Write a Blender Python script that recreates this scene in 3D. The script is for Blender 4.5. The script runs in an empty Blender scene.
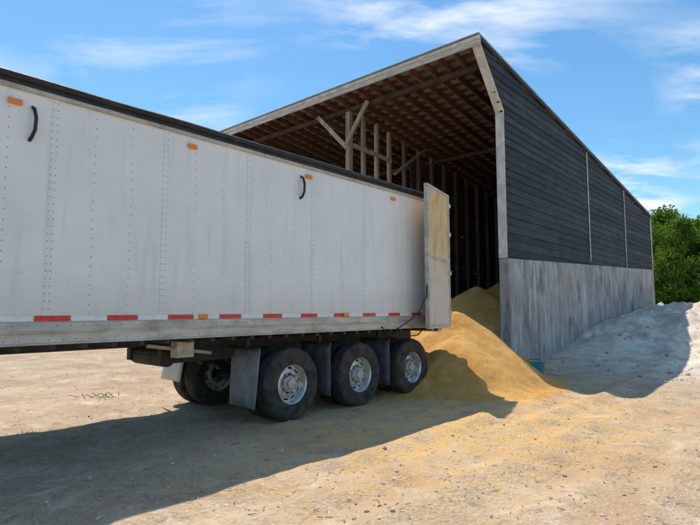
import bpy, bmesh, math, random
from mathutils import Vector, noise, Matrix
random.seed(7)
S=bpy.context.scene
U=Vector((.663,.749,0)).normalized(); V=Vector((-U.y,U.x,0))
ANG=math.atan2(U.y,U.x)
TP=Vector((-.873,7.64,0)); BP=Vector((4.48,15.0,0))
# ---------------------------------------------------------------- materials
def mat(name,c1,c2,scale=5,rough=.8,bump=.0,bscale=None,metal=0,stretch=(1,1,1),detail=4,lo=.35,hi=.65,bdist=.02,spec=.5):
    m=bpy.data.materials.new(name); m.use_nodes=True; nt=m.node_tree; N=nt.nodes; L=nt.links
    b=N['Principled BSDF']; b.inputs['Roughness'].default_value=rough; b.inputs['Metallic'].default_value=metal
    b.inputs['Specular IOR Level'].default_value=spec
    tc=N.new('ShaderNodeTexCoord'); mp=N.new('ShaderNodeMapping'); mp.inputs['Scale'].default_value=stretch
    L.new(tc.outputs['Object'],mp.inputs['Vector'])
    n=N.new('ShaderNodeTexNoise'); n.inputs['Scale'].default_value=scale; n.inputs['Detail'].default_value=detail; n.inputs['Roughness'].default_value=.65
    L.new(mp.outputs[0],n.inputs['Vector'])
    r=N.new('ShaderNodeValToRGB'); r.color_ramp.elements[0].position=lo; r.color_ramp.elements[1].position=hi
    r.color_ramp.elements[0].color=(*c1,1); r.color_ramp.elements[1].color=(*c2,1)
    L.new(n.outputs['Fac'],r.inputs[0]); L.new(r.outputs[0],b.inputs['Base Color'])
    if bump:
        n2=N.new('ShaderNodeTexNoise'); n2.inputs['Scale'].default_value=bscale or scale*3; n2.inputs['Detail'].default_value=3
        L.new(mp.outputs[0],n2.inputs['Vector'])
        bp=N.new('ShaderNodeBump'); bp.inputs['Strength'].default_value=bump; bp.inputs['Distance'].default_value=bdist
        L.new(n2.outputs['Fac'],bp.inputs['Height']); L.new(bp.outputs[0],b.inputs['Normal'])
    return m
def nodes(m): return m.node_tree.nodes, m.node_tree.links
def mixc(N,L,fac,a,b,mode='MIX'):
    x=N.new('ShaderNodeMix'); x.data_type='RGBA'; x.blend_type=mode
    for s,v in ((x.inputs[0],fac),(x.inputs[6],a),(x.inputs[7],b)):
        if hasattr(v,'links'): L.new(v,s)
        elif isinstance(v,(int,float)): s.default_value=v
        else: s.default_value=(*v,1)
    return x.outputs[2]
def noisef(N,L,vec,scale,lo,hi,detail=5,stretch=None,off=None,dist=0):
    if stretch or off:
        mp=N.new('ShaderNodeMapping'); mp.inputs['Scale'].default_value=stretch or (1,1,1)
        if off: mp.inputs['Location'].default_value=off
        L.new(vec,mp.inputs[0]); vec=mp.outputs[0]
    n=N.new('ShaderNodeTexNoise'); n.inputs['Scale'].default_value=scale; n.inputs['Detail'].default_value=detail; n.inputs['Roughness'].default_value=.6; n.inputs['Distortion'].default_value=dist
    L.new(vec,n.inputs['Vector'])
    r=N.new('ShaderNodeMapRange'); r.inputs[1].default_value=lo; r.inputs[2].default_value=hi
    L.new(n.outputs['Fac'],r.inputs[0]); return r.outputs[0]
def mul_(N,L,a,b_,op='MULTIPLY'):
    x=N.new('ShaderNodeMath'); x.operation=op
    for i,v in enumerate((a,b_)):
        if isinstance(v,(int,float)): x.inputs[i].default_value=v
        else: L.new(v,x.inputs[i])
    return x.outputs[0]
def parts(m):
    N,L=nodes(m); b=N['Principled BSDF']; return N,L,b,b.inputs['Base Color'].links[0].from_socket,N['Texture Coordinate'].outputs['Object']
def island_tint(m,amt):
    N,L,b,src,tc=parts(m)
    g=N.new('ShaderNodeNewGeometry'); r=N.new('ShaderNodeMapRange'); r.inputs[3].default_value=1-amt; r.inputs[4].default_value=1+amt
    L.new(g.outputs['Random Per Island'],r.inputs[0])
    h=N.new('ShaderNodeHueSaturation'); L.new(r.outputs[0],h.inputs['Value']); L.new(src,h.inputs['Color']); L.new(h.outputs[0],b.inputs['Base Color'])

M_white=mat('white_panel_paint',(.79,.80,.79),(.86,.86,.85),1.2,.36,.22,1.5,bdist=.035)
N,L,b,src,tc=parts(M_white)
f=noisef(N,L,tc,3,.53,.85,5,(2.5,2.5,.25)); o=mixc(N,L,mul_(N,L,f,.62),src,(.54,.53,.49))
f2=noisef(N,L,tc,14,.6,.75,4); o=mixc(N,L,mul_(N,L,f2,.25),o,(.45,.41,.35))
sx=N.new('ShaderNodeSeparateXYZ'); L.new(tc,sx.inputs[0]); mr=N.new('ShaderNodeMapRange'); mr.inputs[1].default_value=2.0; mr.inputs[2].default_value=1.40; mr.inputs[4].default_value=.4; L.new(sx.outputs[2],mr.inputs[0])
o=mixc(N,L,mr.outputs[0],o,(.57,.49,.38)); L.new(o,b.inputs['Base Color'])
M_rivet=mat('rivet_metal',(.22,.23,.25),(.34,.35,.37),30,.5)
M_rail=mat('aluminium_rail',(.40,.37,.32),(.62,.59,.54),4,.45,.15,20,metal=.3,stretch=(.4,1,2))
N,L,b,src,tc=parts(M_rail); f=noisef(N,L,tc,5,.5,.7,5,(1,1,1)); o=mixc(N,L,mul_(N,L,f,.6),src,(.30,.22,.15)); L.new(o,b.inputs['Base Color'])
M_black=mat('black_tarp',(.010,.010,.012),(.03,.03,.033),6,.6,.3,15)
M_rubber=mat('tyre_rubber',(.020,.019,.018),(.085,.07,.055),7,.85,.2,40)
M_rim=mat('rim_metal',(.50,.48,.45),(.76,.75,.73),9,.36,.05,30,metal=.6)
M_frame=mat('chassis_steel',(.02,.02,.022),(.07,.06,.05),6,.7,.1)
M_flap=mat('mudflap_grey',(.17,.19,.22),(.28,.30,.33),5,.6,.15,8)
M_flapd=mat('mudflap_dark',(.06,.07,.085),(.13,.14,.16),5,.6,.15,8)
M_flapw=mat('mudflap_white',(.6,.6,.58),(.75,.75,.73),5,.6,.15,8)
M_amber=mat('amber_lens',(.85,.22,.02),(.95,.3,.03),20,.25)
M_red=mat('red_tape',(.62,.03,.02),(.75,.06,.04),14,.4)
M_wtape=mat('white_tape',(.74,.74,.72),(.86,.86,.84),14,.4)
M_ply=mat('door_plywood',(.62,.40,.16),(.80,.58,.31),5,.8,.2,30,stretch=(1,1,.5))
N,L,b,src,tc=parts(M_ply)
sx=N.new('ShaderNodeSeparateXYZ'); L.new(tc,sx.inputs[0]); nn=noisef(N,L,tc,4,.3,.7)
ad=N.new('ShaderNodeMath'); ad.operation='MULTIPLY_ADD'; ad.inputs[1].default_value=1.2; L.new(nn,ad.inputs[0]); L.new(sx.outputs[2],ad.inputs[2])
mr=N.new('ShaderNodeMapRange'); mr.inputs[1].default_value=3.6; mr.inputs[2].default_value=2.7; L.new(ad.outputs[0],mr.inputs[0])
o=mixc(N,L,mr.outputs[0],src,(.66,.60,.50)); f=noisef(N,L,tc,7,.5,.7,5,(2,2,.3)); o=mixc(N,L,mul_(N,L,f,.5),o,(.42,.31,.18)); L.new(o,b.inputs['Base Color'])
M_siding=mat('black_stained_boards',(.010,.012,.014),(.036,.041,.044),3,.7,.5,14,stretch=(.35,1,5))
N,L,b,src,tc=parts(M_siding)
f=noisef(N,L,tc,5,.60,.76,6,(.5,1,3)); o=mixc(N,L,mul_(N,L,f,.6),src,(.13,.135,.13))
f=noisef(N,L,tc,1.1,.5,.7,5,(1,1,1.4)); o=mixc(N,L,mul_(N,L,f,.3),o,(.09,.10,.10)); L.new(o,b.inputs['Base Color']); island_tint(M_siding,.5)
M_wood=mat('brown_timber',(.075,.034,.02),(.18,.085,.05),3,.85,.3,10,stretch=(.4,3,3)); island_tint(M_wood,.35)
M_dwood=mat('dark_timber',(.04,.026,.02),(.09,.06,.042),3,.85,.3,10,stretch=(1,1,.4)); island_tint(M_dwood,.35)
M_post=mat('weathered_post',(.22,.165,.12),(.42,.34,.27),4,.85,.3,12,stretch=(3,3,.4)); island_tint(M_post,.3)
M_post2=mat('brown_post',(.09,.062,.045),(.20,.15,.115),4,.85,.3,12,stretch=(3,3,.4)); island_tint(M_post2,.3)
M_trim=mat('white_trim',(.46,.44,.40),(.72,.70,.65),4,.7,.2,15,stretch=(1,1,.6))
M_fascia=mat('weathered_fascia',(.38,.35,.31),(.66,.63,.59),4,.7,.2,15,stretch=(4,.6,4))
M_roof=mat('roof_metal',(.30,.31,.32),(.45,.46,.47),2,.5,.1,metal=.3)
M_conc=mat('weathered_concrete',(.27,.255,.245),(.50,.475,.455),1.3,.9,.5,18,lo=.3,hi=.7,bdist=.04,stretch=(1,1,.7),detail=7)
N,L,b,src,tc=parts(M_conc)
f=noisef(N,L,tc,3,.5,.64,7,(1.5,1,.22)); o=mixc(N,L,mul_(N,L,f,.65),src,(.68,.65,.61))
f=noisef(N,L,tc,1.9,.50,.64,7,(1,1,.4),(4,2,1)); o=mixc(N,L,mul_(N,L,f,.7),o,(.13,.12,.12))
f=noisef(N,L,tc,.8,.48,.66,6,(1,1,1),(9,2,1)); o=mixc(N,L,mul_(N,L,f,.5),o,(.38,.29,.24))
f=noisef(N,L,tc,7,.58,.66,5,(2.2,1,.12),(1,5,1)); o=mixc(N,L,mul_(N,L,f,.6),o,(.10,.095,.09))
L.new(o,b.inputs['Base Color'])
M_grain=mat('yellow_grain',(.74,.365,.075),(.86,.48,.13),1.6,.9,1.0,55,bdist=.025)
N,L,b,src,tc=parts(M_grain)
f=noisef(N,L,tc,45,.42,.6,3); o=mixc(N,L,f,mixc(N,L,.45,src,(.38,.17,.04)),src)
f=noisef(N,L,tc,4,.5,.72,5); o=mixc(N,L,mul_(N,L,f,.3),o,(.88,.60,.26)); L.new(o,b.inputs['Base Color'])
M_teal=mat('teal_plastic',(.02,.22,.24),(.04,.32,.34),8,.4)
M_leaf=mat('leaf_green',(.07,.14,.012),(.16,.28,.03),.8,.6,0,spec=.3); island_tint(M_leaf,.45)
N,L,b,src,tc=parts(M_leaf)
tl=N.new('ShaderNodeBsdfTranslucent'); L.new(mixc(N,L,1.0,src,(1.0,1.0,.5),'MULTIPLY'),tl.inputs[0]); ms=N.new('ShaderNodeMixShader'); ms.inputs[0].default_value=.5
L.new(b.outputs[0],ms.inputs[1]); L.new(tl.outputs[0],ms.inputs[2]); L.new(ms.outputs[0],N['Material Output'].inputs[0])
M_bark=mat('bark',(.06,.045,.035),(.14,.11,.085),6,.9,.5,12,stretch=(1,1,.3))
M_stone=mat('pebble_stone',(.34,.27,.20),(.68,.60,.50),2,.9); island_tint(M_stone,.35)
M_straw=mat('straw_debris',(.14,.10,.06),(.42,.31,.18),2,.9); island_tint(M_straw,.4)
# ---------------------------------------------------------------- mesh helpers
def box(bm,x0,x1,y0,y1,z0,z1):
    vs=[bm.verts.new(p) for p in ((x0,y0,z0),(x1,y0,z0),(x1,y1,z0),(x0,y1,z0),(x0,y0,z1),(x1,y0,z1),(x1,y1,z1),(x0,y1,z1))]
    for f in ((0,3,2,1),(4,5,6,7),(0,1,5,4),(1,2,6,5),(2,3,7,6),(3,0,4,7)): bm.faces.new([vs[i] for i in f])
    return vs
def prism(bm,poly,y0,y1):
    a=[bm.verts.new((x,y0,z)) for x,z in poly]; c=[bm.verts.new((x,y1,z)) for x,z in poly]; n=len(poly)
    bm.faces.new(a); bm.faces.new(c[::-1])
    for i in range(n): bm.faces.new((a[i],c[i],c[(i+1)%n],a[(i+1)%n]))
def beam(bm,p,q,w,h,up=Vector((0,0,1))):
    p=Vector(p);q=Vector(q);d=(q-p).normalized(); s=d.cross(up)
    if s.length<1e-3: s=d.cross(Vector((1,0,0)))
    s.normalize(); t=s.cross(d).normalized(); vs=[]
    for c in (p,q):
        for a,b_ in ((-1,-1),(1,-1),(1,1),(-1,1)): vs.append(bm.verts.new(c+s*a*w/2+t*b_*h/2))
    for f in ((0,1,2,3),(7,6,5,4),(0,4,5,1),(1,5,6,2),(2,6,7,3),(3,7,4,0)): bm.faces.new([vs[i] for i in f])
def tube(bm,pts,r,n=8):
    rings=[]
    pts=[Vector(p) for p in pts]
    for i,p in enumerate(pts):
        d=(pts[min(i+1,len(pts)-1)]-pts[max(i-1,0)]).normalized(); a=d.orthogonal().normalized()
        if i: 
            a=(rings[-1][0].co-pts[i-1]); a=(a-d*a.dot(d)).normalized()
        c=d.cross(a); rr=r[i] if isinstance(r,(list,tuple)) else r
        rings.append([bm.verts.new(p+(a*math.cos(k*2*math.pi/n)+c*math.sin(k*2*math.pi/n))*rr) for k in range(n)])
    for i in range(len(rings)-1):
        for k in range(n): bm.faces.new((rings[i][k],rings[i][(k+1)%n],rings[i+1][(k+1)%n],rings[i+1][k]))
    bm.faces.new(rings[0][::-1]); bm.faces.new(rings[-1])
def lathe(bm,prof,cx,cz,n=56,skip=None,y0=0,sgn=1):
    rings=[[bm.verts.new((cx+r*math.cos(2*math.pi*k/n),y0+sgn*y,cz+r*math.sin(2*math.pi*k/n))) for k in range(n)] for r,y in prof]
    for i in range(len(rings)-1):
        for k in range(n):
            if skip and skip(i,k): continue
            bm.faces.new((rings[i][k],rings[i][(k+1)%n],rings[i+1][(k+1)%n],rings[i+1][k]))
def obj(name,bm,m,parent=None,smooth=False,bevel=0,recalc=True):
    if recalc: bmesh.ops.recalc_face_normals(bm,faces=bm.faces)
    me=bpy.data.meshes.new(name); bm.to_mesh(me); bm.free()
    if smooth: me.polygons.foreach_set('use_smooth',[True]*len(me.polygons))
    o=bpy.data.objects.new(name,me); S.collection.objects.link(o); me.materials.append(m)
    if parent: o.parent=parent
    if bevel:
        b=o.modifiers.new('b','BEVEL'); b.width=bevel; b.segments=2; b.limit_method='ANGLE'
    return o
def empty(name,loc,rz=0):
    e=bpy.data.objects.new(name,None); S.collection.objects.link(e); e.location=loc; e.rotation_euler=(0,0,rz); return e
def ss(a,b,x):
    t=max(0,min(1,(x-a)/(b-a))); return t*t*(3-2*t)
# ---------------------------------------------------------------- ground
def gz(x,y,fine=True):
    r=Vector((x,y,0))-BP; t=r.dot(U); m=-r.dot(V)
    f=max(ss(-.2,-.05,m),ss(20,27,t))
    h=1.7*ss(1.5,17,t)*f
    h+=f*1.05*math.exp(-((t-12.5)/5)**2-((m-5.5)/2.6)**2)
    h+=f*.4*math.exp(-((t-7.5)/3.4)**2-((m-.6)/1.8)**2)
    if fine and abs(x)<60 and abs(y)<80:
        k=1-.85*ss(-.3,0,-m)*ss(-1,1,t)*(1-ss(17,19,t)) 
        p=Vector((x,y,0))
        d=.05*noise.noise(p*.35)+.022*noise.noise(p*1.3+Vector((9,0,0)))+.018*noise.noise(p*4.1)+.012*noise.noise(p*9.0)
        sm=ss(.12,.7,h)
        if sm>0: d+=(.26*noise.noise(p*.9+Vector((3,7,1)))+.17*abs(noise.noise(p*2.1))+.09*noise.noise(p*4.2)+.04*noise.noise(p*8))*sm
        rt=Vector((x,y,0))-TP; w=rt.dot(V); sl=rt.dot(U)
        for w0 in (-1.9,-3.9,-5.3,-2.6):
            ww=w-w0-.35*math.sin(sl*.16+w0); 
            if abs(ww)<1: d+=-.04*math.exp(-(ww/.22)**2)+.024*math.exp(-((abs(ww)-.38)/.12)**2)+(.010*math.sin(sl*28) if abs(ww)<.2 else 0)
        h+=d*k
    return h
def axis(lo,flo,fhi,hi,st):
    a=[];x=flo
    while x<=fhi: a.append(x); x+=st
    s=st;x=fhi;b_=[]
    while x<hi: s*=1.25; x+=s; b_.append(x)
    s=st;x=flo;c=[]
    while x>lo: s*=1.25; x-=s; c.append(x)
    return c[::-1]+a+b_
xs=axis(-900,-8,20,900,.095); ys=axis(-900,1.,30,900,.095)
verts=[(x,y,gz(x,y)) for y in ys for x in xs]; nx=len(xs)
faces=[(j*nx+i,j*nx+i+1,(j+1)*nx+i+1,(j+1)*nx+i) for j in range(len(ys)-1) for i in range(nx-1)]
me=bpy.data.meshes.new('ground'); me.from_pydata(verts,[],faces); me.polygons.foreach_set('use_smooth',[True]*len(faces))
g=bpy.data.objects.new('ground',me); S.collection.objects.link(g)
M_g=mat('sandy_dirt',(.42,.29,.175),(.58,.44,.295),.9,.95,.9,26,lo=.3,hi=.7,bdist=.035,detail=6)
N,L,b,src,tc=parts(M_g)
def dist2d(cx,cy,r0,r1,sx=1,sy=1,rot=0):
    mp=N.new('ShaderNodeMapping'); mp.vector_type='TEXTURE'; mp.inputs['Location'].default_value=(cx,cy,0); mp.inputs['Rotation'].default_value=(0,0,rot); mp.inputs['Scale'].default_value=(sx,sy,1e6)
    L.new(tc,mp.inputs[0]); ln=N.new('ShaderNodeVectorMath'); ln.operation='LENGTH'; L.new(mp.outputs[0],ln.inputs[0])
    r=N.new('ShaderNodeMapRange'); r.interpolation_type='SMOOTHSTEP'; r.inputs[1].default_value=r1; r.inputs[2].default_value=r0; L.new(ln.outputs['Value'],r.inputs[0]); return r.outputs[0]
mul=lambda a,b_: mul_(N,L,a,b_)
o=mixc(N,L,mul(noisef(N,L,tc,.55,.45,.62,5),.65),src,(.38,.225,.12))
o=mixc(N,L,mul(noisef(N,L,tc,1.7,.53,.68,6,None,(3,8,0),.6),.6),o,(.72,.585,.42))
o=mixc(N,L,mul(noisef(N,L,tc,7,.55,.66,5,None,None,.8),.55),o,(.24,.155,.095))
o=mixc(N,L,mul(noisef(N,L,tc,34,.58,.68,2),.55),o,(.74,.65,.53))
pale=dist2d(15,20,.55,1.15,11,12,0)
o=mixc(N,L,mul(pale,.9),o,mixc(N,L,noisef(N,L,tc,1.5,.35,.62,7),(.60,.47,.34),(.90,.81,.68)))
sp=mul(dist2d(1.7,8.4,.15,1.0,6.4,4.6,ANG),noisef(N,L,tc,3.2,.36,.58,7))
o=mixc(N,L,mul(sp,.85),o,(.74,.45,.15))
L.new(o,b.inputs['Base Color']); me.materials.append(M_g)
# ---------------------------------------------------------------- shed
B=empty('storage_shed',BP,ANG)
W=13.; LN=18.1; OH=1.43; Z0=9.12; SL=.123
zr=lambda t: Z0-(t+OH)*SL
bm=bmesh.new()
z=2.9
while z<Z0-.02:
    z1=min(z+.235,Z0-.01); zm=(z+z1)/2
    xa=0 if z1<=7.4 else -(zm-7.4)/(Z0-7.4)*OH
    xb=min(LN,(Z0-z1)/SL-OH)
    if xb>xa+.1:
        cuts=[xa]+[c+random.choice((0,0,0,-1.2,1.2)) for c in (4.2,7.5,12.8) if xa<c-1.3 and c+1.3<xb]+[xb]
        for a_,c_ in zip(cuts[:-1],cuts[1:]):
            j=random.uniform(-.006,.006)
            v=box(bm,a_+.004,c_-.004,-.012+j,.05,z+.004,z1)
            for q in (0,1): v[q].co.y-=.02+random.uniform(0,.008); v[q].co.z+=random.uniform(-.006,.004)
    z+=.235
obj('side_wall_boards',bm,M_siding,B)
bm=bmesh.new()
prism(bm,[(0.02,2.9),(LN-.02,2.9),(LN-.02,zr(LN)-.12),(-OH+.2,Z0-.15),(.02,7.38)],.055,.10)
obj('side_wall_backing',bm,M_dwood,B)
bm=bmesh.new()
prism(bm,[(0,-.4),(LN,-.4),(LN,3.74),(0,3.06)],-.07,.22)
obj('concrete_side_wall',bm,M_conc,B,bevel=.015)
bm=bmesh.new()
for t in (7.5,12.8): box(bm,t-.035,t+.035,-.058,-.04,3.5,zr(t)-.15)
box(bm,LN-.1,LN+.03,-.06,.1,3.745,zr(LN)-.1)
obj('wall_battens',bm,M_trim,B)
bm=bmesh.new()
box(bm,-.045,.0,-.05,.20,3.07,7.4)
prism(bm,[(-.05,7.4),(.02,7.4),(-OH+.04,Z0-.12),(-OH-.03,Z0-.12)],-.052,.202)
obj('corner_trim',bm,M_trim,B)
bm=bmesh.new()
prism(bm,[(-OH,Z0),(LN+.25,zr(LN+.25)),(LN+.25,zr(LN+.25)+.05),(-OH-.12,Z0+.06)],-.10,W+.1)
obj('roof_sheet',bm,M_roof,B)
bm=bmesh.new()
prism(bm,[(-OH,Z0-.015),(LN,zr(LN)-.015),(LN,zr(LN)-.12),(-OH,Z0-.12)],-.085,-.055)
obj('rake_board',bm,M_siding,B)
bm=bmesh.new()
y=.25
while y<W:
    j=random.uniform(-.02,.02)
    prism(bm,[(-OH+.005,Z0-.05),(LN,zr(LN)-.05),(LN,zr(LN)-.29),(-OH+.005,Z0-.29)],y+j,y+j+.045); y+=.52
t=-1.3
while t<LN-.1:
    prism(bm,[(t,zr(t)-.003),(t+.14,zr(t+.14)-.003),(t+.14,zr(t+.14)-.045),(t,zr(t)-.045)],.1,W-.02)
    t+=.42
obj('rafters_and_purlins',bm,M_wood,B)
bm=bmesh.new()
box(bm,-OH-.05,-OH,-.09,W+.1,Z0-.24,Z0-.03)
obj('front_fascia',bm,M_fascia,B)
bm=bmesh.new()
box(bm,-OH-.09,-OH-.052,-.10,W+.11,Z0-.09,Z0-.0)
obj('drip_edge',bm,M_trim,B)
bm=bmesh.new()
for t in (-.72,4.9,9.8,14.6): box(bm,t,t+.09,.22,W-.2,zr(t)-.47,zr(t)-.31)
obj('header_beams',bm,M_dwood,B)
CW=5.4; T0=-.7
bm=bmesh.new(); bm2=bmesh.new(); d=0; i=0
while T0+d<LN-.3:
    w=.18 if i==0 else .13; t=T0+d
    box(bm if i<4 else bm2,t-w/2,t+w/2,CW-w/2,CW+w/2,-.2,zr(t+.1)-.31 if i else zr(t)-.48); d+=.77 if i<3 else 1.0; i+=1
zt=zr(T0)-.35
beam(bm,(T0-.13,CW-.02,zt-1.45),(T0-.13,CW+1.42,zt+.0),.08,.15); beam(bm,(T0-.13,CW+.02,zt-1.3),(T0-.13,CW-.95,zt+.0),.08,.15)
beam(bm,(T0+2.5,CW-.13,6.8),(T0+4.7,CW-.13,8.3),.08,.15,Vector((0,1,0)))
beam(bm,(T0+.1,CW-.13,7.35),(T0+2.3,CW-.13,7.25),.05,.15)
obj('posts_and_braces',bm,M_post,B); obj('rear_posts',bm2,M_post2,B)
bm=bmesh.new()
z=.0
while z<7.6:
    t1=min(LN-.2,(Z0-(z+.25))/SL-OH-2)
    box(bm,3.2 if z>3.2 else 1.4,max(5,t1),CW+.09,CW+.13,z,z+.22); z+=.235
z=0
while z<zr(LN)-.25:
    box(bm,LN-.12,LN-.02,.1,W-.1,z,z+.225); z+=.235
y=1
while y<W: box(bm,LN-.3,LN-.13,y,y+.12,0,zr(LN)-.3); y+=1.2
z=0
while z<zr(LN)-.3:
    box(bm,.02,LN-.15,W-.1,W-.04,z,z+.225); z+=.235
prism(bm,[(-OH+.1,z),(LN-.15,z),(LN-.15,zr(LN)-.05),(0,zr(0)-.1),(-OH+.1,Z0-.1)],W-.1,W-.04)
t=.1
while t<LN-.4: box(bm,t,t+.12,W-.28,W-.11,0,zr(t)-.3); t+=1.2
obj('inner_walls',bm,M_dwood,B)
bm=bmesh.new(); box(bm,0,LN+.01,W-.03,W+.2,-.3,3.2); box(bm,LN-.015,LN+.2,.0,W-.04,-.3,3.7)
obj('concrete_back_walls',bm,M_conc,B)
# ---------------------------------------------------------------- semi trailer
T=empty('semi_trailer',TP,ANG)
S0=-10.2; S1=4.25; WD=2.55; WS=.12
bm=bmesh.new()
box(bm,S0,S1,0,.04,1.47,3.80); box(bm,S0,S1,WD-.04,WD,1.47,3.80); box(bm,S0,S0+.04,.045,WD-.045,1.3,3.80)
obj('side_panels',bm,M_white,T)
bm=bmesh.new(); rv=bmesh.new()
def rivet(bm,x,y,z,r=.0065):
    c=bm.verts.new((x,y-.005,z)); ring=[bm.verts.new((x+r*math.cos(a*math.pi/3),y,z+r*math.sin(a*math.pi/3))) for a in range(6)]
    for k in range(6): bm.faces.new((c,ring[k],ring[(k+1)%6]))
s=S1-.1; i=0
while s>S0+.1:
    if i%3==0:
        box(bm,s-.035,s+.035,-.0045,-.0005,1.49,3.77)
        for ds in (-.022,.022):
            z=1.53
            while z<3.76: rivet(rv,s+ds,-.0045,z,.007); z+=.075
    else:
        z=1.55
        while z<3.76: rivet(rv,s,-.0003,z,.0072); z+=.1
    s-=.41; i+=1
s=S0+.05
while s<S1:
    rivet(rv,s,-.031,1.44,.008); rivet(rv,s+.06,-.031,1.30,.008); s+=.13
    rivet(rv,s,-.0303,3.76,.006)
obj('panel_seams',bm,M_white,T); obj('rivets',rv,M_rivet,T,recalc=False)
bm=bmesh.new()
box(bm,S0,S1,-.03,.10,1.25,1.472); box(bm,S0,S1,WD-.1,WD+.03,1.25,1.472)
box(bm,S0,S1,-.045,-.031,1.365,1.385); box(bm,S0,S1,-.05,-.031,1.25,1.27)
box(bm,S0,S1,-.03,.06,3.74,3.82);box(bm,S0,S1,WD-.06,WD+.03,3.74,3.82)
box(bm,S1-.1,S1+.05,-.035,.12,1.24,3.89); box(bm,S1-.1,S1+.05,WD-.12,WD+.035,1.24,3.89); box(bm,S1-.08,S1+.045,.12,WD-.12,3.70,3.89);box(bm,S1-.08,S1+.06,.12,WD-.12,1.15,1.38)
obj('rails_and_rear_frame',bm,M_rail,T,bevel=.006)
bm=bmesh.new()
n=14
for a in range(n):
    y0=-.02+(WD+.04)*a/n; y1=-.02+(WD+.04)*(a+1)/n
    za=3.825+.16*math.sin(math.pi*a/n); zb=3.825+.16*math.sin(math.pi*(a+1)/n)
    f=[bm.verts.new(p) for p in ((S0,y0,za),(S1,y0,za),(S1,y1,zb),(S0,y1,zb))]; bm.faces.new(f)
bmesh.ops.remove_doubles(bm,verts=bm.verts,dist=1e-4)
box(bm,S0,S1,-.042,-.012,3.785,3.86)
pts=[(s_,-.045+.008*noise.noise(Vector((s_*1.3,0,0))),3.86+.012*noise.noise(Vector((s_*.9,5,0)))) for s_ in [S0+.3*k for k in range(int((S1-S0)/.3)+1)]]
tube(bm,pts,.038,10)
obj('roll_tarp',bm,M_black,T)
br=bmesh.new(); bw=bmesh.new(); s=S1-.15; k=0
while s>S0:
    if k%2==0: box(br,s-.33,s,-.0075,-.0047,1.482,1.537)
    else: box(bw,s-.36,s,-.0075,-.0047,1.482,1.537)
    s-=.34 if k%2==0 else .37; k+=1
obj('red_reflective_tape',br,M_red,T); obj('white_reflective_tape',bw,M_wtape,T)
bm=bmesh.new()
for s_,z_ in ((-3.60,3.61),(-1.66,3.62),(.35,3.62),(2.5,3.62),(-6.5,3.6),(-3.74,1.51),(-1.45,1.51),(1.2,1.51),(-6.5,1.51)):
    box(bm,s_-.062,s_+.062,-.038,-.009,z_-.027,z_+.027)
obj('marker_lights',bm,M_amber,T,bevel=.008)
bm=bmesh.new()
for s_ in (-3.44,.2,):
    tube(bm,[(s_,-.0,3.60),(s_,-.05,3.57),(s_+.015,-.065,3.48),(s_+.01,-.065,3.36),(s_-.01,-.05,3.29),(s_-.015,0,3.26)],.018,8)
obj('grab_handles',bm,M_black,T,smooth=True)
D=Vector((-.975,-.222,0)).normalized(); H=Vector((S1+.02,-.07,0)); n_=Vector((D.y,-D.x,0))
sg=1 if n_.y<0 else -1
def dbox(bm,a0,a1,n0,n1,z0,z1):
    v=box(bm,0,1,0,1,0,1)
    for vv in v: 
        a=a0+(a1-a0)*vv.co.x; q=n0+(n1-n0)*vv.co.y; z=z0+(z1-z0)*vv.co.z
        vv.co=H+D*a+n_*q+Vector((0,0,z))
bm=bmesh.new(); dbox(bm,.04,1.22,0,.045*sg,1.28,3.92); obj('door_panel',bm,M_ply,T)
bm=bmesh.new()
for a0,a1,z0,z1 in ((0,.05,1.24,3.96),(1.21,1.27,1.24,3.96),(.05,1.21,3.91,3.96),(.05,1.21,1.24,1.31)): dbox(bm,a0,a1,-.02*sg,.06*sg,z0,z1)
dbox(bm,.05,1.21,.046*sg,.056*sg,2.55,2.6)
for a in (.35,.85): 
    p=H+D*a-n_*sg*.04; tube(bm,[(p.x,p.y,1.2),(p.x,p.y,4.0)],.016,8)
for z in (1.5,2.3,3.1,3.7): dbox(bm,-.07,.09,-.03*sg,.065*sg,z,z+.08)
obj('door_frame',bm,M_rail,T,bevel=.005)
bm=bmesh.new(); e=H+D*1.27
tube(bm,[(e.x,e.y-.02,2.05),(e.x-.03,e.y-.03,1.85),(e.x-.12,e.y+.05,1.6),(e.x-.3,e.y+.12,1.42),(e.x-.5,-.06,1.25),(e.x-.52,0.1,1.1)],.012,6)
tube(bm,[(2.1,-.04,1.3),(2.3,-.05,1.15),(2.7,-.05,1.1),(3.2,-.05,1.12),(3.5,0,1.25)],.012,6)
obj('door_strap',bm,M_black,T,smooth=True)
bm=bmesh.new()
for y in (.78,1.65): box(bm,-1.55,S1-.1,y,y+.10,.88,1.20); box(bm,-9.6,-1.55,y,y+.1,1.12,1.2)
s=S0+.2
while s<S1: box(bm,s,s+.06,.0,WD,1.20,1.30); s+=.31
box(bm,S0,S1-.05,.05,WD-.05,1.302,1.35)
for s in (0,1.52,3.04):
    s+=WS
    tube(bm,[(s,.35,.52),(s,2.2,.52)],.07,14)
    for y in (.72,1.72):
        beam(bm,(s-.42,y,.92),(s+.05,y,.62),.09,.12); beam(bm,(s+.05,y,.62),(s+.42,y,.70),.09,.1); tube(bm,[(s+.38,y,.72),(s+.38,y,.92)],.11,14)
        box(bm,s-.5,s-.36,y-.07,y+.07,.72,.95)
for s in (-.54,.88,2.40): tube(bm,[(s,.02,1.06),(s,.7,1.06)],.025,8); tube(bm,[(s,WD-.7,1.12),(s,WD-.02,1.12)],.025,8); box(bm,s-.03,s+.03,.25,.3,1.04,1.25); box(bm,s-.03,s+.03,WD-.3,WD-.25,1.1,1.25)
tube(bm,[(-1.4,.9,.95),(-1.4,1.7,.95)],.13,14); tube(bm,[(-.85,1.0,.98),(-.85,1.6,.98)],.12,14)
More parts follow.
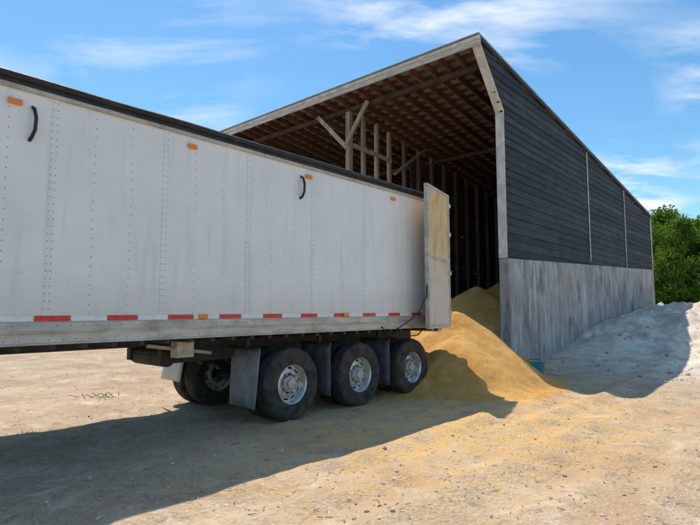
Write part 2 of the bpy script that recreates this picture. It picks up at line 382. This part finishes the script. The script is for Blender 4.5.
for y in (.45,1.95):
    box(bm,-7.5,-7.36,y,y+.14,.25,1.25); box(bm,-7.55,-7.31,y-.07,y+.21,.06,.10); box(bm,-7.47,-7.39,y+.03,y+.11,.08,.3); beam(bm,(-7.43,y+.07,.5),(-6.6,y+.07,1.2),.05,.05)
box(bm,-7.46,-7.4,.5,2.0,.7,.76)
obj('chassis_and_axles',bm,M_frame,T)
bm=bmesh.new(); box(bm,-1.55,-1.3,.40,.56,.98,1.2)
beam(bm,(-1.9,.5,1.15),(-.9,.62,1.0),.05,.05)
obj('valve_box',bm,M_rail,T,bevel=.01)
R=.53
tp=[(.285,.02),(.30,.0),(.33,-.004),(.40,.0),(.46,.004),(.495,.012),(.512,.024),(.524,.042),(.53,.065)]
gro=[]
for g0 in (.085,.125,.165,.205): gro+= [(.53,g0-.005),(.515,g0-.003),(.515,g0+.003),(.53,g0+.005)]
tprof=tp+gro+[(r,.28-y) for r,y in tp[::-1]]
bt=bmesh.new(); brm=bmesh.new(); bh=bmesh.new()
def wheel(cx,y0,sg,outer):
    cz=R-.015
    lathe(bt,tprof,cx,cz,96,y0=y0,sgn=sg)
    lathe(brm,[(.300,.004),(.302,.012),(.29,.022),(.272,.03),(.262,.06),(.262,.22),(.275,.255),(.30,.27)],cx,cz,64,y0=y0,sgn=sg)
    d=.13 if outer else .05
    lathe(brm,[(.262,d-.0),(.243,d+.004),(.215,d-.002),(.17,d-.02),(.14,d-.022),(.135,d+.02)],cx,cz,60,y0=y0,sgn=sg,skip=lambda i,k:(i==1 and k%6 in (0,1,2)))
    if outer:
        lathe(bh,[(.125,d+.02),(.122,d-.05),(.10,d-.07),(.085,d-.072),(.08,d-.105),(.06,d-.115),(.0005,d-.118)],cx,cz,32,y0=y0,sgn=sg)
        for k in range(10):
            a=2*math.pi*k/10+.15; lathe(bh,[(.016,d-.02),(.016,d-.05),(.010,d-.06),(.0005,d-.06)],cx+.152*math.cos(a),cz+.152*math.sin(a),8,y0=y0,sgn=sg)
        lathe(bt,[(.258,d+.05),(.0005,d+.05)],cx,cz,24,y0=y0,sgn=sg)
for s in (0,1.52,3.04):
    s+=WS
    wheel(s,.03,1,True); wheel(s,.03+.66,-1,False); wheel(s,WD-.03,-1,True); wheel(s,WD-.69,1,False)
obj('tyres',bt,M_rubber,T,smooth=True); o=obj('rims',brm,M_rim,T,smooth=True); obj('hubs',bh,M_rail,T)
def flap(bm,s,y0,y1,z0,z1,lean=.05,fl=.03):
    n=6; g_=[[bm.verts.new((s-lean*j/5+fl*math.sin(3*i/n+s)*j/5,y0+(y1-y0)*i/n,z1+(z0-z1)*j/5)) for i in range(n+1)] for j in range(6)]
    for j in range(5):
        for i in range(n): bm.faces.new((g_[j][i],g_[j][i+1],g_[j+1][i+1],g_[j+1][i]))
bm=bmesh.new(); flap(bm,-.52,.02,.66,.25,1.06,.06,.05)
o=obj('mudflaps',bm,M_flap,T,smooth=True); sm=o.modifiers.new('s','SOLIDIFY'); sm.thickness=.012
bm=bmesh.new()
for s in (.88,2.40): flap(bm,s,.02,.66,.26,1.06,0,.01)
o=obj('dark_mudflaps',bm,M_flapd,T,smooth=True); sm=o.modifiers.new('s','SOLIDIFY'); sm.thickness=.012
bm=bmesh.new(); flap(bm,-.48,WD-.66,WD-.02,.45,1.2,.12); o=obj('white_mudflap',bm,M_flapw,T,smooth=True); sm=o.modifiers.new('s','SOLIDIFY'); sm.thickness=.012
# ---------------------------------------------------------------- grain piles
def pile(name,peaks,x0,x1,y0,y1,st=.05):
    bm=bmesh.new(); X=int((x1-x0)/st); Y=int((y1-y0)/st); grid={}
    def h(x,y):
        p=Vector((x,y,0))
        wob=.16*noise.noise(p*1.1)+.07*noise.noise(p*2.6)
        vals=[]
        for px,py,hh,sl in peaks:
            d=math.hypot(x-px,y-py)*(1+.12*noise.noise(Vector((math.atan2(y-py,x-px)*1.4,px,3))))
            v=hh-sl*(math.sqrt(d*d+.03)-.12)+wob*.5
            if v<.2: v=.2*math.exp((v-.2)/.2)
            vals.append(v)
        v=max(vals)
        return v-.03+.012*noise.noise(p*11)+.018*noise.noise(p*5)
    for i in range(X+1):
        for j in range(Y+1):
            x=x0+i*st; y=y0+j*st; r=Vector((x,y,0))-BP; w=r.dot(V); t=r.dot(U)
            if t>-.05 and (w<.1 or t>LN-.1): grid[i,j]=None; continue
            hv=h(x,y); gg=gz(x,y) if hv>-.05 else 0
            grid[i,j]=bm.verts.new((x,y,gg+hv)) if hv>-.03 else None
    for i in range(X):
        for j in range(Y):
            q=[grid[i,j],grid[i+1,j],grid[i+1,j+1],grid[i,j+1]]
            if all(q): bm.faces.new(q)
    return obj(name,bm,M_grain,smooth=True)
pile('grain_pile',[(2.42,12.1,1.62,.78),(1.8,12.6,1.45,.72),(2.6,12.7,1.4,.74),(2.3,11.25,1.12,.70),(1.5,11.1,.8,.66),(2.5,14.3,1.3,.66)],-1.5,5.2,8,17,.045)
pile('grain_pile',[(4.38,18.3,2.45,.60),(6.3,21.5,2.8,.6),(3.9,17.2,1.7,.6)],0,14,14,28,.09)
# ---------------------------------------------------------------- teal tub
tb=empty('teal_tub',(4.62,13.3,gz(4.62,13.3)),.3)
bm=bmesh.new()
lathe(bm,[(.001,0.01),(.19,.01),(.235,.26),(.25,.26),(.25,.285),(.225,.285),(.18,.03),(.001,.03)],0,0,28)
for v in bm.verts: v.co=Vector((v.co.x,v.co.z,v.co.y))
obj('tub_shell',bm,M_teal,tb,smooth=False)
bm=bmesh.new(); tube(bm,[(.25*math.cos(a),.05,.27+.10*math.sin(a)) for a in [math.pi*k/8 for k in range(9)]],.008,6); obj('tub_handle',bm,M_frame,tb)
# ---------------------------------------------------------------- stones / debris
def rock(bm,x,y,r):
    z=gz(x,y); c=Vector((x,y,z+r*.1)); vs=[]
    for d in ((1,0,0),(-1,0,0),(0,1,0),(0,-1,0),(0,0,.8),(0,0,-1),(.6,.6,.5),(-.6,.6,.4),(.6,-.6,.5),(-.6,-.6,.4)):
        vs.append(bm.verts.new(c+Vector(d)*r*random.uniform(.7,1.15)))
    bmesh.ops.convex_hull(bm,input=vs)
bm=bmesh.new()
for k in range(2200):
    y=1.8+ (random.random()**1.5)*16; x=random.uniform(-.8,.8)*y
    rl=Vector((x,y,0))-BP
    if rl.dot(U)>0 and rl.dot(V)>-.3: continue
    rock(bm,x,y,random.choice((.006,.008,.008,.01,.012,.018))*random.uniform(.7,1.4))
for k in range(700):
    t=random.uniform(-1,14); m=random.uniform(.1,7); p=BP+U*t-V*m; rock(bm,p.x,p.y,random.uniform(.012,.03)*(1+2.2*random.random()**6))
obj('pebbles',bm,M_stone)
bm=bmesh.new()
for k in range(1300):
    y=1.8+(random.random()**1.4)*12; x=random.uniform(-.8,.8)*y; a=random.uniform(0,6.28); l=random.uniform(.02,.06); z=gz(x,y)+.008
    beam(bm,(x,y,z),(x+l*math.cos(a),y+l*math.sin(a),z+.006),.005,.004)
for k in range(16):
    a=random.uniform(0,6.28); l=random.uniform(.1,.22); x=-4.4+random.gauss(0,.12); y=9.4+random.gauss(0,.12); z=gz(x,y)+.03
    beam(bm,(x,y,z),(x+l*math.cos(a),y+l*math.sin(a),z+random.uniform(0,.1)),.012,.01)
obj('straw_debris',bm,M_straw)
# ---------------------------------------------------------------- trees
def tree_mesh(name,h,cr,seed,leaves=12000):
    rnd=random.Random(seed)
    bt_=bmesh.new()
    tube(bt_,[(0,0,-.4),(.05,0,h*.2),(-.05,.1,h*.45),(.1,0,h*.7),(0,0,h*.9)],[.24,.19,.14,.1,.03],8)
    cl=[]
    for k in range(38):
        a=rnd.uniform(0,6.28); z=h*rnd.uniform(.05,.93); rr=cr*math.sqrt(max(.15,1-((z/h-.4)/.58)**2))*rnd.uniform(.4,1)
        e=Vector((rr*math.cos(a),rr*math.sin(a),z)); tube(bt_,[(0,0,z*.7),tuple(e*.5+Vector((0,0,z*.42))),tuple(e)],[.08,.045,.012],5)
        cl.append((e,rnd.uniform(.6,1.25)))
    mt=bpy.data.meshes.new(name+'_trunk'); bt_.to_mesh(mt); bt_.free(); mt.materials.append(M_bark)
    vs=[];fs=[]
    for k in range(leaves):
        c,r=rnd.choice(cl)
        d=Vector((rnd.gauss(0,1),rnd.gauss(0,1),rnd.gauss(0,.75))).normalized()*r*(rnd.random()**.4)
        p=c+d; n1=Vector((rnd.gauss(0,1),rnd.gauss(0,1),rnd.gauss(0,1)+.6)).normalized(); a=n1.orthogonal().normalized(); a=Matrix.Rotation(rnd.uniform(0,6.28),3,n1)@a; b_=n1.cross(a)
        l=rnd.uniform(.09,.17); i=len(vs)
        vs+= [tuple(p-a*l),tuple(p-b_*l*.55),tuple(p+a*l),tuple(p+b_*l*.55)]; fs.append((i,i+1,i+2,i+3))
    ml=bpy.data.meshes.new(name+'_crown'); ml.from_pydata(vs,[],fs); ml.materials.append(M_leaf)
    return mt,ml
TM=[tree_mesh('t%d'%i,8.0+i*.7,2.9,10+i) for i in range(3)]
def tree(x,y,sc,k,rz):
    e=empty('deciduous_tree',(x,y,gz(x,y)-.1),rz); e.scale=(sc,sc,sc)
    for nm,m_ in zip(('trunk','crown'),TM[k%3]):
        o=bpy.data.objects.new(nm,m_); S.collection.objects.link(o); o.parent=e
for i,(x,y,sc) in enumerate([(24,39,.86),(27.5,40,.82),(31,42,.92),(22,43,.9),(25.8,44,.95),(35,42,.95),(39,44,.98),(30,48,1.04),(20,50,1.0),(43,40,.95),(34,47,1.05)]): tree(x,y,sc,i,i*1.3)
rnd=random.Random(3); vs=[];fs=[]
for k in range(36000):
    a=rnd.uniform(0,2*math.pi); R_=130+25*math.sin(a*3)+rnd.uniform(0,10)
    top=8+3*noise.noise(Vector((math.cos(a)*14,math.sin(a)*14,0)))+2*noise.noise(Vector((math.cos(a)*50,math.sin(a)*50,4)))
    p=Vector((R_*math.cos(a),R_*math.sin(a),rnd.random()**.8*top)); l=rnd.uniform(.6,1.2)
    n1=Vector((rnd.gauss(0,1),rnd.gauss(0,1),rnd.gauss(0,1))).normalized(); q=n1.orthogonal().normalized(); w=n1.cross(q); i=len(vs)
    vs+=[tuple(p-q*l),tuple(p-w*l*.6),tuple(p+q*l),tuple(p+w*l*.6)]; fs.append((i,i+1,i+2,i+3))
me=bpy.data.meshes.new('distant_trees'); me.from_pydata(vs,[],fs); me.materials.append(M_leaf); o=bpy.data.objects.new('distant_trees',me); S.collection.objects.link(o)
# ---------------------------------------------------------------- light
d=V*.44+U*.19; d=Vector((d.x,d.y,1)).normalized()
el=math.asin(d.z); az=math.atan2(d.x,d.y)
sun=bpy.data.lights.new('sun','SUN'); sun.energy=4.3; sun.angle=math.radians(.5); sun.color=(1,.93,.82)
so=bpy.data.objects.new('sun',sun); S.collection.objects.link(so); so.rotation_euler=d.to_track_quat('Z','Y').to_euler()
w=bpy.data.worlds.new('World'); S.world=w; w.use_nodes=True; N=w.node_tree.nodes; L=w.node_tree.links
bg=N['Background']; bg.inputs[1].default_value=.15
sk=N.new('ShaderNodeTexSky'); sk.sky_type='NISHITA'; sk.sun_disc=False; sk.sun_elevation=el; sk.sun_rotation=az; sk.ozone_density=1.2; sk.air_density=1.15; sk.dust_density=.4
tc=N.new('ShaderNodeTexCoord').outputs['Generated']
sx=N.new('ShaderNodeSeparateXYZ'); L.new(tc,sx.inputs[0])
mx=mul_(N,L,sx.outputs[2],0,'MAXIMUM'); ad=mul_(N,L,mx,.18,'ADD')
cb=N.new('ShaderNodeCombineXYZ')
for i in (0,1): L.new(mul_(N,L,sx.outputs[i],ad,'DIVIDE'),cb.inputs[i])
f1=noisef(N,L,cb.outputs[0],1.9,.48,.68,9,(.85,1.8,1),(2.2,.7,0),.4); f2=noisef(N,L,cb.outputs[0],.8,.45,.57,2,None,(5,1,0))
rx=N.new('ShaderNodeMapRange'); rx.inputs[1].default_value=-.2; rx.inputs[2].default_value=.45; rx.inputs[3].default_value=.4; L.new(sx.outputs[0],rx.inputs[0])
m1=mul_(N,L,mul_(N,L,f1,f2),rx.outputs[0]); 
h=N.new('ShaderNodeHueSaturation'); h.inputs['Saturation'].default_value=1.2; L.new(sk.outputs[0],h.inputs['Color'])
hc=mixc(N,L,1.0,h.outputs[0],(.80,1.03,1.06),'MULTIPLY')
o=mixc(N,L,m1,hc,(7.6,7.7,7.7)); L.new(o,bg.inputs[0])
# ---------------------------------------------------------------- camera
c=bpy.data.cameras.new('camera'); c.lens=27; c.sensor_width=36; c.clip_end=3000; c.clip_start=.05
co=bpy.data.objects.new('camera',c); S.collection.objects.link(co); co.location=(0,0,1.6); co.rotation_euler=(math.radians(90+5.1),0,0)
S.camera=co
S.view_settings.view_transform='Standard'; S.view_settings.look='None'; S.view_settings.exposure=0
